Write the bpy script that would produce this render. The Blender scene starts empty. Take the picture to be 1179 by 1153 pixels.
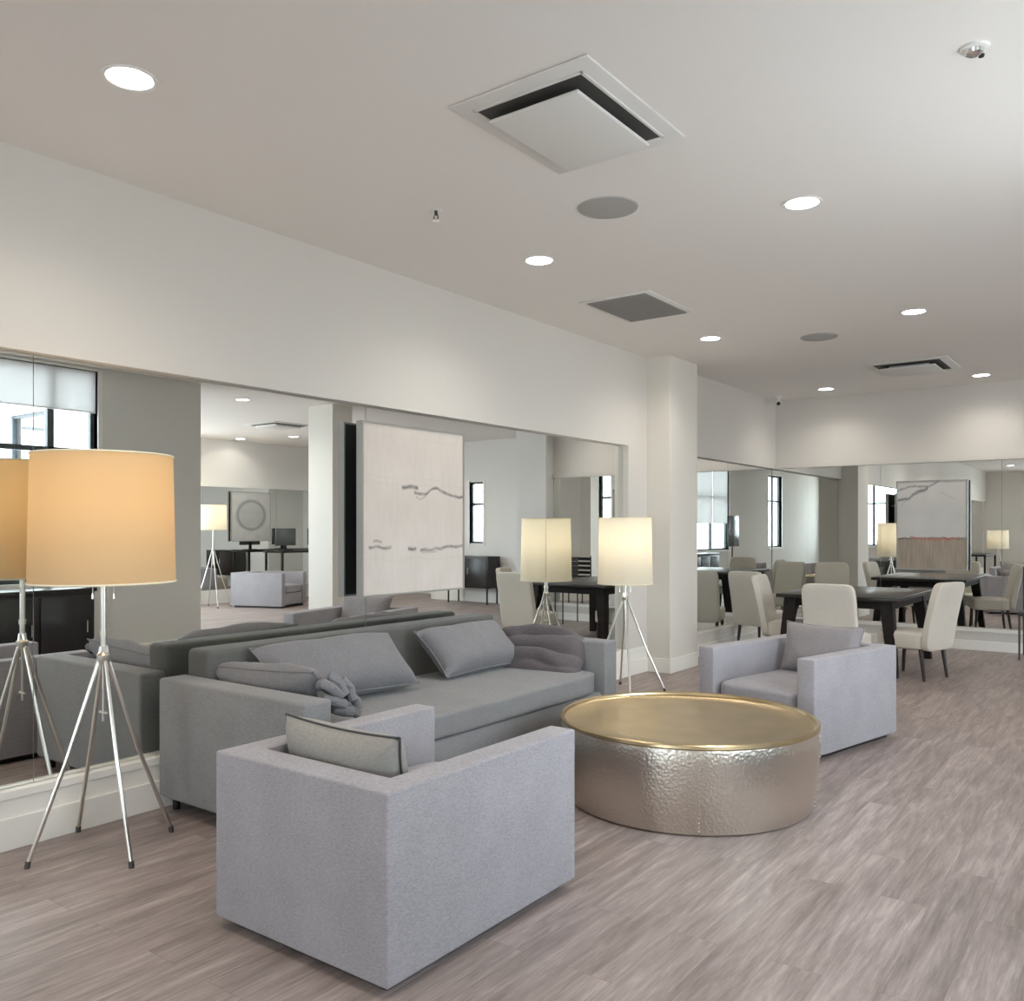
import bpy, bmesh, math, random
from mathutils import Vector, Matrix, noise
R = math.radians
PI = math.pi
random.seed(7)
SC = bpy.context.scene
COL = SC.collection

# ------------------------------------------------------------------ materials
def new_mat(name):
    m = bpy.data.materials.new(name); m.use_nodes = True
    nt = m.node_tree
    return m, nt, nt.nodes['Principled BSDF']

def plain(name, col, rough=.6, metal=0., bump=0., bscale=200., var=0., vscale=40., spec=.5):
    m, nt, p = new_mat(name)
    p.inputs['Base Color'].default_value = (*col, 1)
    p.inputs['Roughness'].default_value = rough
    p.inputs['Metallic'].default_value = metal
    p.inputs['Specular IOR Level'].default_value = spec
    tc = nt.nodes.new('ShaderNodeTexCoord')
    if var:
        n = nt.nodes.new('ShaderNodeTexNoise'); n.inputs['Scale'].default_value = vscale; n.inputs['Detail'].default_value = 4
        nt.links.new(tc.outputs['Object'], n.inputs['Vector'])
        r = nt.nodes.new('ShaderNodeValToRGB')
        r.color_ramp.elements[0].position = .3; r.color_ramp.elements[1].position = .7
        r.color_ramp.elements[0].color = (*[max(0, c*(1-var)) for c in col], 1)
        r.color_ramp.elements[1].color = (*[min(1, c*(1+var)) for c in col], 1)
        nt.links.new(n.outputs['Fac'], r.inputs['Fac']); nt.links.new(r.outputs['Color'], p.inputs['Base Color'])
    if bump:
        n2 = nt.nodes.new('ShaderNodeTexNoise'); n2.inputs['Scale'].default_value = bscale; n2.inputs['Detail'].default_value = 3
        nt.links.new(tc.outputs['Object'], n2.inputs['Vector'])
        b = nt.nodes.new('ShaderNodeBump'); b.inputs['Strength'].default_value = bump; b.inputs['Distance'].default_value = .004
        nt.links.new(n2.outputs['Fac'], b.inputs['Height']); nt.links.new(b.outputs['Normal'], p.inputs['Normal'])
    return m

def fabric(name, col, var=.22):
    """woven cloth: fine crossed thread speckle plus soft bump"""
    m, nt, p = new_mat(name)
    p.inputs['Roughness'].default_value = .92
    p.inputs['Specular IOR Level'].default_value = .15
    p.inputs['Sheen Weight'].default_value = .15
    tc = nt.nodes.new('ShaderNodeTexCoord')
    mp = nt.nodes.new('ShaderNodeMapping'); mp.inputs['Scale'].default_value = (1, 1, 3.2)
    nt.links.new(tc.outputs['Object'], mp.inputs['Vector'])
    n1 = nt.nodes.new('ShaderNodeTexNoise'); n1.inputs['Scale'].default_value = 70; n1.inputs['Detail'].default_value = 6; n1.inputs['Roughness'].default_value = .7
    nt.links.new(mp.outputs['Vector'], n1.inputs['Vector'])
    n3 = nt.nodes.new('ShaderNodeTexNoise'); n3.inputs['Scale'].default_value = 5; n3.inputs['Detail'].default_value = 3
    nt.links.new(tc.outputs['Object'], n3.inputs['Vector'])
    mx = nt.nodes.new('ShaderNodeMath'); mx.operation = 'MULTIPLY_ADD'; mx.inputs[1].default_value = .25
    nt.links.new(n3.outputs['Fac'], mx.inputs[0]); nt.links.new(n1.outputs['Fac'], mx.inputs[2])
    r = nt.nodes.new('ShaderNodeValToRGB')
    r.color_ramp.elements[0].position = .42; r.color_ramp.elements[1].position = .82
    r.color_ramp.elements[0].color = (*[c*(1-var) for c in col], 1)
    r.color_ramp.elements[1].color = (*[min(1, c*(1+var)) for c in col], 1)
    nt.links.new(mx.outputs[0], r.inputs['Fac']); nt.links.new(r.outputs['Color'], p.inputs['Base Color'])
    b = nt.nodes.new('ShaderNodeBump'); b.inputs['Strength'].default_value = .35; b.inputs['Distance'].default_value = .003
    nt.links.new(n1.outputs['Fac'], b.inputs['Height']); nt.links.new(b.outputs['Normal'], p.inputs['Normal'])
    return m

def emit(name, col, s):
    m, nt, p = new_mat(name)
    p.inputs['Base Color'].default_value = (*col, 1)
    p.inputs['Emission Color'].default_value = (*col, 1)
    p.inputs['Emission Strength'].default_value = s
    return m

def translucent(name, col, trans=.6, glow=0.):
    m, nt, p = new_mat(name)
    out = nt.nodes['Material Output']
    nt.nodes.remove(p)
    d = nt.nodes.new('ShaderNodeBsdfDiffuse'); d.inputs['Color'].default_value = (*col, 1)
    t = nt.nodes.new('ShaderNodeBsdfTranslucent'); t.inputs['Color'].default_value = (*col, 1)
    mx = nt.nodes.new('ShaderNodeMixShader'); mx.inputs['Fac'].default_value = trans
    tc = nt.nodes.new('ShaderNodeTexCoord')
    n = nt.nodes.new('ShaderNodeTexNoise'); n.inputs['Scale'].default_value = 60
    b = nt.nodes.new('ShaderNodeBump'); b.inputs['Strength'].default_value = .1; b.inputs['Distance'].default_value = .002
    nt.links.new(tc.outputs['Object'], n.inputs['Vector']); nt.links.new(n.outputs['Fac'], b.inputs['Height'])
    nt.links.new(b.outputs['Normal'], d.inputs['Normal'])
    nt.links.new(d.outputs[0], mx.inputs[1]); nt.links.new(t.outputs[0], mx.inputs[2])
    nt.links.new(mx.outputs[0], out.inputs['Surface'])
    return m

def glass_mat(name):
    m, nt, p = new_mat(name)
    out = nt.nodes['Material Output']; nt.nodes.remove(p)
    t = nt.nodes.new('ShaderNodeBsdfTransparent'); t.inputs['Color'].default_value = (.96, .98, .98, 1)
    g = nt.nodes.new('ShaderNodeBsdfGlossy'); g.inputs['Roughness'].default_value = .02
    fr = nt.nodes.new('ShaderNodeFresnel'); ge = nt.nodes.new('ShaderNodeNewGeometry')
    ma = nt.nodes.new('ShaderNodeMath'); ma.operation = 'MULTIPLY_ADD'; ma.inputs[1].default_value = 1/1.3-1.3; ma.inputs[2].default_value = 1.3
    nt.links.new(ge.outputs['Backfacing'], ma.inputs[0]); nt.links.new(ma.outputs[0], fr.inputs['IOR'])
    mx = nt.nodes.new('ShaderNodeMixShader')
    nt.links.new(fr.outputs[0], mx.inputs['Fac'])
    nt.links.new(t.outputs[0], mx.inputs[1]); nt.links.new(g.outputs[0], mx.inputs[2]); nt.links.new(mx.outputs[0], out.inputs['Surface'])
    return m

def floor_mat():
    m, nt, p = new_mat('floor_planks')
    N = nt.nodes.new; L = nt.links.new
    tc = N('ShaderNodeTexCoord')
    mp = N('ShaderNodeMapping'); mp.inputs['Rotation'].default_value = (0, 0, R(90))
    L(tc.outputs['Object'], mp.inputs['Vector'])
    br = N('ShaderNodeTexBrick')
    br.offset = .37; br.inputs['Scale'].default_value = 1
    br.inputs['Brick Width'].default_value = 1.25; br.inputs['Row Height'].default_value = .18
    br.inputs['Mortar Size'].default_value = .0012; br.inputs['Mortar Smooth'].default_value = .1; br.inputs['Bias'].default_value = 0
    br.inputs['Color1'].default_value = (0, 0, 0, 1); br.inputs['Color2'].default_value = (1, 1, 1, 1); br.inputs['Mortar'].default_value = (.1, .1, .1, 1)
    L(mp.outputs['Vector'], br.inputs['Vector'])
    # streaky grain along Y, shifted per plank
    off = N('ShaderNodeVectorMath'); off.operation = 'MULTIPLY_ADD'
    off.inputs[1].default_value = (3.1, 7.7, 0)
    L(br.outputs['Color'], off.inputs[0]); L(tc.outputs['Object'], off.inputs[2])
    def streak(sx, sy, det, rough):
        q = N('ShaderNodeMapping'); q.inputs['Scale'].default_value = (sx, sy, 1); L(off.outputs['Vector'], q.inputs['Vector'])
        n = N('ShaderNodeTexNoise'); n.inputs['Scale'].default_value = 1; n.inputs['Detail'].default_value = det; n.inputs['Roughness'].default_value = rough
        n.inputs['Distortion'].default_value = .4
        L(q.outputs['Vector'], n.inputs['Vector']); return n
    a = streak(16, 1.6, 8, .72); b = streak(80, 4.5, 5, .65)
    ad = N('ShaderNodeMath'); ad.operation = 'MULTIPLY_ADD'; ad.inputs[1].default_value = .45
    L(b.outputs['Fac'], ad.inputs[0]); L(a.outputs['Fac'], ad.inputs[2])
    ad2 = N('ShaderNodeMath'); ad2.operation = 'MULTIPLY_ADD'; ad2.inputs[1].default_value = .10
    L(br.outputs['Color'], ad2.inputs[0]); L(ad.outputs[0], ad2.inputs[2])
    r = N('ShaderNodeValToRGB'); e = r.color_ramp.elements
    e[0].position = .50; e[0].color = (.165, .128, .116, 1)
    e[1].position = 1.02; e[1].color = (.46, .385, .362, 1)
    x = e.new(.68); x.color = (.242, .195, .180, 1)
    x = e.new(.82); x.color = (.325, .265, .247, 1)
    L(ad2.outputs[0], r.inputs['Fac'])
    mo = N('ShaderNodeMixRGB'); mo.blend_type = 'MULTIPLY'; mo.inputs['Color2'].default_value = (.80, .77, .76, 1)
    L(br.outputs['Fac'], mo.inputs['Fac']); L(r.outputs['Color'], mo.inputs['Color1'])
    L(mo.outputs['Color'], p.inputs['Base Color'])
    p.inputs['Roughness'].default_value = .42
    p.inputs['Specular IOR Level'].default_value = .4
    bp = N('ShaderNodeBump'); bp.inputs['Strength'].default_value = .25; bp.inputs['Distance'].default_value = .003
    L(ad.outputs[0], bp.inputs['Height']); L(bp.outputs['Normal'], p.inputs['Normal'])
    return m

def hammered(name, col, rough):
    m, nt, p = new_mat(name)
    N = nt.nodes.new; L = nt.links.new
    tc = N('ShaderNodeTexCoord')
    p.inputs['Metallic'].default_value = 1; p.inputs['Roughness'].default_value = rough
    p.inputs['Base Color'].default_value = (*col, 1)
    v = N('ShaderNodeTexVoronoi'); v.inputs['Scale'].default_value = 72; v.feature = 'SMOOTH_F1'
    L(tc.outputs['Object'], v.inputs['Vector'])
    n = N('ShaderNodeTexNoise'); n.inputs['Scale'].default_value = 4; L(tc.outputs['Object'], n.inputs['Vector'])
    mx = N('ShaderNodeMath'); mx.operation = 'MULTIPLY_ADD'; mx.inputs[1].default_value = 1.4
    L(n.outputs['Fac'], mx.inputs[0]); L(v.outputs['Distance'], mx.inputs[2])
    b = N('ShaderNodeBump'); b.inputs['Strength'].default_value = .55; b.inputs['Distance'].default_value = .004
    L(mx.outputs[0], b.inputs['Height']); L(b.outputs['Normal'], p.inputs['Normal'])
    return m

def vcol_mat(name, rough=.8):
    m, nt, p = new_mat(name)
    a = nt.nodes.new('ShaderNodeVertexColor'); a.layer_name = 'paint'
    nt.links.new(a.outputs['Color'], p.inputs['Base Color'])
    p.inputs['Roughness'].default_value = rough; p.inputs['Specular IOR Level'].default_value = .2
    return m

M = {}
M['wall'] = plain('wall_paint', (.645, .615, .575), .85, bump=.05, bscale=300, spec=.2)
M['ceil'] = plain('ceiling_paint', (.82, .79, .765), .9, bump=.05, bscale=250, spec=.2)
M['wall_light'] = plain('pale_wall_paint', (.80, .79, .77), .85, bump=.05, bscale=300, spec=.2)
M['pillar'] = plain('warm_white_pillar_paint', (.72, .69, .635), .8, bump=.05, bscale=300, spec=.2)
M['trim'] = plain('white_trim', (.86, .84, .79), .45, bump=.03, bscale=60)
M['grey_wall'] = plain('grey_wall_paint', (.74, .735, .70), .85, bump=.05, bscale=300, spec=.2)
M['floor'] = floor_mat()
M['mirror'] = plain('mirror_glass', (.80, .815, .795), .0, metal=1.)
M['backing'] = plain('dark_backing', (.03, .03, .03), .8, bump=.05)
M['black'] = plain('black_lacquer', (.012, .010, .010), .35, bump=.03, bscale=60)
M['dark_wood'] = plain('espresso_wood', (.018, .013, .011), .30, var=.12, vscale=9)
M['table_leg'] = plain('matt_espresso_wood', (.014, .010, .009), .55, var=.2, vscale=12, spec=.25)
M['leg_wood'] = plain('dark_leg_wood', (.03, .022, .018), .4, var=.3, vscale=20)
M['chair_grey'] = fabric('light_grey_weave', (.335, .318, .338), .22)
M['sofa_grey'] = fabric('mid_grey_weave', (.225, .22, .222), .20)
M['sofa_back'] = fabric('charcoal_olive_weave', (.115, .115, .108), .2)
M['pillow_grey'] = fabric('slate_weave', (.20, .195, .205), .18)
M['throw'] = fabric('dark_throw_knit', (.115, .10, .105), .3)
M['taupe_cushion'] = fabric('taupe_grey_weave', (.30, .285, .265), .18)
M['lilac_cushion'] = fabric('lilac_grey_weave', (.27, .245, .25), .18)
M['piping'] = plain('charcoal_piping', (.05, .05, .05), .8, bump=.1)
M['ivory'] = fabric('ivory_upholstery', (.66, .62, .55), .10)
M['dark_cloth'] = fabric('charcoal_upholstery', (.06, .058, .056), .2)
M['nickel'] = plain('brushed_nickel', (.70, .67, .62), .28, metal=1., bump=.04, bscale=400)
M['gold'] = plain('satin_gold_metal', (.52, .41, .245), .30, metal=1., bump=.06, bscale=14, var=.10, vscale=5)
M['hammer'] = hammered('hammered_champagne_metal', (.66, .60, .53), .33)
M['shade_warm'] = translucent('linen_shade', (.86, .72, .50), .62)
M['shade_pale'] = translucent('ivory_shade', (.86, .83, .75), .60)
M['shade_trim'] = plain('shade_trim_tape', (.86, .78, .60), .8, bump=.1)
M['bulb'] = emit('bulb_glow', (1, .82, .55), 12)
M['led'] = emit('downlight_lens', (1, .97, .93), 14)
M['white_plastic'] = plain('white_plastic', (.78, .77, .75), .5, bump=.02)
M['speaker_mesh'] = plain('grey_speaker_mesh', (.42, .41, .40), .8, bump=.4, bscale=500)
M['vent_white'] = plain('vent_white_metal', (.72, .71, .69), .5, bump=.02)
M['vent_dark'] = plain('vent_dark_slot', (.06, .058, .055), .7, bump=.05)
M['vent_grey'] = plain('vent_grey_mesh', (.30, .285, .275), .7, bump=.4, bscale=300)
M['chrome'] = plain('chrome', (.8, .8, .8), .12, metal=1., bump=.01)
M['frame_dark'] = plain('dark_window_frame', (.06, .075, .085), .5, bump=.03)
M['blind'] = translucent('roller_blind_cloth', (.80, .80, .80), .38)
M['glass'] = glass_mat('window_glass')
M['screen'] = plain('grey_screen', (.10, .115, .115), .2, bump=.01)
M['canvas'] = vcol_mat('painted_canvas')
M['frame_grey'] = plain('thin_pewter_frame', (.36, .35, .33), .4, metal=.4, bump=.03)
M['paper'] = plain('white_paper', (.8, .8, .78), .8, bump=.02)

# ------------------------------------------------------------------ mesh helpers
class MB:
    def __init__(s): s.bm = bmesh.new()
    def box(s, x0, x1, y0, y1, z0, z1, bev=0., seg=2, mat=None):
        r = bmesh.ops.create_cube(s.bm, size=1)
        vs = r['verts']
        for v in vs:
            v.co = Vector(((x0+x1)/2 + v.co.x*(x1-x0), (y0+y1)/2 + v.co.y*(y1-y0), (z0+z1)/2 + v.co.z*(z1-z0)))
        if bev:
            es = list({e for v in vs for e in v.link_edges})
            q = bmesh.ops.bevel(s.bm, geom=es, offset=bev, segments=seg, profile=.5, affect='EDGES')
            vs = list({v for f in q['faces'] for v in f.verts} | {v for v in vs if v.is_valid})
        if mat is not None:
            for v in vs: v.co = mat @ v.co
        return s
    def cyl(s, p0, p1, r0, r1=None, seg=16, caps=True):
        p0, p1 = Vector(p0), Vector(p1); r1 = r0 if r1 is None else r1
        d = (p1-p0); q = d.to_track_quat('Z', 'Y')
        A = []; B = []
        for i in range(seg):
            a = 2*PI*i/seg; o = Vector((math.cos(a), math.sin(a), 0))
            A.append(s.bm.verts.new(p0 + q @ (o*r0))); B.append(s.bm.verts.new(p1 + q @ (o*r1)))
        for i in range(seg):
            j = (i+1) % seg; s.bm.faces.new((A[i], A[j], B[j], B[i]))
        if caps: s.bm.faces.new(A[::-1]); s.bm.faces.new(B)
        return s
    def lathe(s, prof, seg=48, c=(0, 0, 0)):
        rings = []
        for r, z in prof:
            if r < 1e-6: rings.append([s.bm.verts.new((c[0], c[1], c[2]+z))])
            else: rings.append([s.bm.verts.new((c[0]+r*math.cos(2*PI*i/seg), c[1]+r*math.sin(2*PI*i/seg), c[2]+z)) for i in range(seg)])
        for a, b in zip(rings, rings[1:]):
            for i in range(seg):
                j = (i+1) % seg
                if len(a) == 1 and len(b) == 1: continue
                if len(a) == 1: s.bm.faces.new((a[0], b[j], b[i]))
                elif len(b) == 1: s.bm.faces.new((a[i], a[j], b[0]))
                else: s.bm.faces.new((a[i], a[j], b[j], b[i]))
        return s
    def tube(s, pts, r, seg=8, closed=False):
        pts = [Vector(p) for p in pts]; n = len(pts); rings = []
        for i, p in enumerate(pts):
            a = pts[i-1] if (i > 0 or closed) else p
            b = pts[(i+1) % n] if (i < n-1 or closed) else p
            q = (b-a).to_track_quat('Z', 'Y')
            rings.append([s.bm.verts.new(p + q @ Vector((math.cos(2*PI*k/seg)*r, math.sin(2*PI*k/seg)*r, 0))) for k in range(seg)])
        m = n if closed else n-1
        for i in range(m):
            A, B = rings[i], rings[(i+1) % n]
            sh = min(range(seg), key=lambda q: (A[0].co-B[q].co).length)
            for k in range(seg):
                s.bm.faces.new((A[k], A[(k+1) % seg], B[(k+1+sh) % seg], B[(k+sh) % seg]))
        if not closed:
            s.bm.faces.new(rings[0][::-1]); s.bm.faces.new(rings[-1])
        return s
    def puff(s, sx, sy, sz, c=(0, 0, 0), k=7., n=14, crown=.12, rough=0., seed=0., fn=None):
        """soft rounded cushion block"""
        bm2 = bmesh.new(); bmesh.ops.create_cube(bm2, size=2)
        bmesh.ops.subdivide_edges(bm2, edges=bm2.edges[:], cuts=n, use_grid_fill=True)
        mp = {}
        for v in bm2.verts:
            p = v.co.copy(); mx = max(abs(p.x), abs(p.y), abs(p.z))
            nk = (abs(p.x)**k + abs(p.y)**k + abs(p.z)**k)**(1/k)
            q = p*(mx/nk)
            q.z *= 1 + crown*(1-q.x*q.x)*(1-q.y*q.y)
            w = Vector((q.x*sx/2, q.y*sy/2, q.z*sz/2))
            if rough: w += noise.noise_vector(w*6 + Vector((seed, seed*2, 0)))*rough
            if fn: w = fn(w)
            mp[v] = s.bm.verts.new(w + Vector(c))
        for f in bm2.faces: s.bm.faces.new([mp[v] for v in f.verts])
        bm2.free(); return s
    def build(s, name, mat, parent=None, smooth=True, ang=35):
        bmesh.ops.recalc_face_normals(s.bm, faces=s.bm.faces[:])
        me = bpy.data.meshes.new(name); s.bm.to_mesh(me); s.bm.free()
        me.materials.append(mat)
        if smooth:
            me.shade_smooth(); me.set_sharp_from_angle(angle=R(ang))
        o = bpy.data.objects.new(name, me); COL.objects.link(o)
        if parent is not None: o.parent = parent
        return o

def tag(o, label, cat, group=None):
    o['label'] = label; o['category'] = cat
    if group: o['group'] = group
    return o
def thing(name, label, cat, loc=(0, 0, 0), rz=0., group=None):
    o = bpy.data.objects.new(name, None); COL.objects.link(o)
    o.location = loc; o.rotation_euler = (0, 0, rz); o.empty_display_size = .1
    return tag(o, label, cat, group)
def struct(mb, name, mat, parent=None, smooth=False):
    o = mb.build(name, mat, parent, smooth)
    if parent is None: o['kind'] = 'structure'
    return o
def kids(o): return [c for c in bpy.data.objects if c.parent == o]
def copy_tree(o, parent=None):
    c = o.copy(); COL.objects.link(c); c.parent = parent
    for ch in kids(o): copy_tree(ch, c)
    return c
def dup(o, label, loc, rz=None, group=None):
    c = copy_tree(o); c.location = loc
    if rz is not None: c.rotation_euler = (0, 0, rz)
    c['label'] = label
    if group: c['group'] = group
    return c

def pillow_bm(w, h, t, seed=0., wrinkle=.012, n=26, sag=0., pw=4):
    """scatter cushion standing in local XZ, thickness along Y"""
    mb = MB(); F = []; B = []
    for j in range(n+1):
        v = -1+2*j/n; fr = []; br = []
        for i in range(n+1):
            u = -1+2*i/n
            th = max(0, (1-abs(u)**pw)*(1-abs(v)**pw))**.55*t/2
            x = u*w/2*(1-.07*(1-v*v)); z = v*h/2*(1-.09*(1-u*u)) - sag*(1-abs(u))*max(0, v)
            e = (1-abs(u)**8)*(1-abs(v)**8)
            P = Vector((x*5+seed, z*5, seed*1.7))
            wr = (noise.noise(P*1.1)*1.0 + .6*abs(noise.noise(P*2.3)))*wrinkle*e
            fr.append(mb.bm.verts.new((x, -th-wr, z)))
            br.append(fr[-1] if (i in (0, n) or j in (0, n)) else mb.bm.verts.new((x, th+wr*.6, z)))
        F.append(fr); B.append(br)
    for j in range(n):
        for i in range(n):
            mb.bm.faces.new((F[j][i], F[j][i+1], F[j+1][i+1], F[j+1][i]))
            q = (B[j][i], B[j+1][i], B[j+1][i+1], B[j][i+1])
            if len(set(q)) == 4 and set(q) != {F[j][i], F[j][i+1], F[j+1][i+1], F[j+1][i]}: mb.bm.faces.new(q)
    edge = []
    rng = range(n+1)
    for (i, j) in [(i, 0) for i in rng] + [(n, j) for j in range(1, n+1)] + [(i, n) for i in range(n-1, -1, -1)] + [(0, j) for j in range(n-1, 0, -1)]:
        edge.append(F[j][i].co.copy())
    return mb, edge

def place(o, loc, rot):
    o.location = loc; o.rotation_euler = rot; return o

# ------------------------------------------------------------------ dimensions
XL, XM = -4.30, -4.36            # face of left soffit / ledge, plane of the mirrors
YF, YM = 12.02, 12.08            # same for the far wall
ZC, ZS, ZB = 3.30, 2.345, .27     # ceiling, underside of soffit, top of ledge
XR = .80                         # right wall (behind/right of the camera)
XO, YB, YE = 6.40, -7.0, 15.0    # far side of next room, back wall, end wall

# ------------------------------------------------------------------ shell
b = MB()
b.box(-4.9, 1.0, YB-.2, 15.2, -.12, 0); b.box(1.0, XO+.3, 5.8, 15.2, -.12, 0)
struct(b, 'floor', M['floor'])
b = MB()
b.box(-4.9, 1.0, YB-.2, 15.2, ZC, ZC+.15); b.box(1.0, XO+.3, 5.8, 15.2, ZC, ZC+.15)
struct(b, 'ceiling', M['ceil'])

b = MB()                                            # left wall: core, soffit, ledge, wall strip and pillar
b.box(-4.9, XM-.012, YB, 12.5, 0, ZC)
b.box(XM-.012, XL, YB, 12.5, ZS, ZC)
b.box(XM-.012, XL, 7.80, 8.2, ZB, ZS)
struct(b, 'wall_left', M['wall'])
b = MB(); b.box(XM-.012, XL, YB, 8.2, 0, ZB); b.box(XM-.012, XL, 8.87, YM, 0, ZB); struct(b, 'trim_5', M['trim'])
b = MB(); b.box(XM-.012, -4.035, 8.2, 8.87, 0, ZC)
struct(b, 'trim_1', M['pillar'])
b = MB()
def base_run(b, x0, x1, y0, y1, nx, ny, h):
    d = .014
    b.box(x0-(d if nx < 0 else 0), x1+(d if nx > 0 else 0), y0-(d if ny < 0 else 0), y1+(d if ny > 0 else 0), 0, h, .004)
base_run(b, XL, XL+.001, YB, 8.2, 1, 0, .15)
b.box(XL, XL+.008, YB, 8.2, ZB-.035, ZB+.004, .003)
base_run(b, -4.035, -4.034, 8.2, 8.87, 1, 0, .15); base_run(b, XL, -4.02, 8.199, 8.2, 0, -1, .15)
base_run(b, XL, XL+.001, 8.87, YF, 1, 0, .13)
b.box(XL, XL+.008, 8.87, YF, ZB-.03, ZB+.004, .003)
struct(b, 'baseboard_left', M['trim'])

XE = -.64
b = MB()                                            # far wall
b.box(-4.9, XE, YM+.012, 12.6, 0, ZC)
b.box(XL, XE, 12.20, YM+.3, ZS, ZC); b.box(XM-.012, XE, YF+.02, YM+.05, ZS, ZS+.06)
b.box(XL, XE, YF, YM+.012, 0, ZB)
struct(b, 'wall_far', M['wall'])
b = MB(); b.box(XL, XE, YF+.05, 12.201, ZS, ZC); struct(b, 'trim_3', M['wall'])
b = MB(); b.box(XE, -.02, 11.88, 12.7, 0, ZC); struct(b, 'trim_2', M['wall_light'])
b = MB(); base_run(b, XL+.014, XE, YF-.001, YF, 0, -1, .12); b.box(XL+.01, XE, YF-.008, YF, ZB-.04, ZB+.004, .003)
struct(b, 'baseboard_far', M['trim'])

# right wall with windows, pier, opening, column and the next room
b = MB()
W1, W2 = (1.15, 5.06), (-3.1, -1.9)
ZW0, ZW1 = .92, 3.15
def rw(y0, y1, z0=0, z1=ZC): b.box(XR, XR+.2, y0, y1, z0, z1)
rw(YB, W2[0]); rw(*W2, 0, ZW0); rw(*W2, ZW1, ZC); rw(W2[1], W1[0]); rw(*W1, 0, ZW0); rw(*W1, 3.26, ZC); rw(W1[1], 6.37)
struct(b, 'wall_right', M['grey_wall'])
b = MB(); b.box(XR, XR+.52, 8.52, 8.9, 0, ZC); struct(b, 'trim_4', M['trim'])
b = MB(); b.box(XR-.014, XR, YB, 6.37, 0, .16, .004); struct(b, 'baseboard_right', M['trim'])
W4, W6 = (1.77, 2.10), (3.6, 4.75); W7 = (6.3, 9.5); W5 = (-2.3, .3)                      # next room's window, then three added to bring in daylight, as x ranges
b = MB(); b.box(1.0, W4[0], 5.8, 6.0, 0, ZC); b.box(W4[1], W6[0], 5.8, 6.0, 0, ZC); b.box(W6[1], XO+.3, 5.8, 6.0, 0, ZC)
for q in (W4, W6): b.box(*q, 5.8, 6.0, 0, ZW0); b.box(*q, 5.8, 6.0, ZW1, ZC)
struct(b, 'wall_near', M['wall_light'])
b = MB(); y1 = W7[1]+.3
b.box(XO+.06, XO+.3, y1, YE, 0, ZC); b.box(XO, XO+.06, y1, YE, ZS, ZC); b.box(XO, XO+.06, y1, YE, 0, ZB)
b.box(XO, XO+.2, 6.0, W7[0], 0, ZC); b.box(XO, XO+.2, W7[1], y1, 0, ZC); b.box(XO, XO+.2, *W7, 0, .3); b.box(XO, XO+.2, *W7, 3.2, ZC)
struct(b, 'wall_opposite', M['wall_light'])
W3 = (2.30, 2.66); YR = 13.9                         # recess beyond the far pillar with a narrow window
b = MB(); b.box(-.14, W3[0], YR, YR+.2, 0, ZC); b.box(W3[1], 3.6, YR, YR+.2, 0, ZC); b.box(*W3, YR, YR+.2, 0, 1.2); b.box(*W3, YR, YR+.2, 2.46, ZC)
b.box(-.14, -.02, 12.7, YR, 0, ZC); b.box(3.6, 3.72, YR, YE, 0, ZC); b.box(3.72, XO+.3, YE, YE+.15, 0, ZC)
struct(b, 'wall_end', M['wall_light'])
b = MB(); b.box(-.02, 3.6, YR-.014, YR, 0, .22, .004); struct(b, 'baseboard_end', M['trim'])
b = MB(); b.box(-4.9, W5[0], YB-.2, YB, 0, ZC); b.box(W5[1], XR+.2, YB-.2, YB, 0, ZC); b.box(*W5, YB-.2, YB, 0, ZW0); b.box(*W5, YB-.2, YB, ZW1, ZC)
struct(b, 'wall_back', M['wall'])

def window(name, y0, y1, z0, z1, mull, trans, blind_z, loc=(XR, 0, 0), rz=0.):
    """window whose wall face is local x = 0, outdoors toward +X: white casing, dark frame, panes and a roller blind"""
    f = MB(); x = .07; t = .045
    f.box(x, x+.06, y0, y0+t, z0, z1); f.box(x, x+.06, y1-t, y1, z0, z1); f.box(x, x+.06, y0+t, y1-t, z0, z0+t); f.box(x, x+.06, y0+t, y1-t, z1-t, z1)
    for m in mull: f.box(x, x+.06, m-.035, m+.035, z0+t, z1-t)
    for z in trans: f.box(x, x+.06, y0+t, y1-t, z-.028, z+.028)
    o = struct(f, name, M['frame_dark']); o.location = loc; o.rotation_euler = (0, 0, rz)
    g = MB(); g.box(x+.025, x+.031, y0+t, y1-t, z0+t, z1-t); g.build('window_pane', M['glass'], o, False)
    j = MB(); j.box(-.012, x, y0-.05, y0, z0-.05, z1+.02); j.box(-.012, x, y1, y1+.05, z0-.05, z1+.02); j.box(-.03, x, y0, y1, z0-.05, z0); j.box(-.012, x, y0, y1, z1, z1+.025)
    j.build('window_casing', M['trim'], o, False)
    if blind_z:
        for a, e, bz in blind_z:
            k = MB(); k.box(.025, .027, a+.01, e-.01, bz, z1-.005); k.cyl((.026, a+.01, bz), (.026, e-.01, bz), .010, seg=10)
            bl = k.build('roller_blind', M['blind'], o)
            bl['label'] = 'white translucent roller blind'
    ld = bpy.data.lights.new('sky_portal', 'AREA'); ld.shape = 'RECTANGLE'; ld.size = z1-z0; ld.size_y = y1-y0
    ld.cycles.is_portal = True
    p = bpy.data.objects.new('sky_portal', ld); COL.objects.link(p); p.location = (.21, (y0+y1)/2, (z0+z1)/2); p.rotation_euler = (0, R(90), 0); p.parent = o
    return o
window('window_1', *W1, ZW0, 3.26, [2.2, 3.4, 4.58], [2.36], [(W1[0], 2.2, 1.65), (2.2, 3.4, 1.65), (3.4, W1[1], 2.80)])  # first two blinds drawn low only to hold back daylight
window('window_2', *W2, ZW0, ZW1, [-2.5], [2.36], None)
window('window_4', *W4, ZW0, ZW1, [], [2.25], None, (0, 6.0, 0), R(-90))
window('added_window_6', *W6, ZW0, ZW1, [], [2.25], None, (0, 6.0, 0), R(-90))  # added, hidden by the far pillar; daylight for the next room
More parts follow.
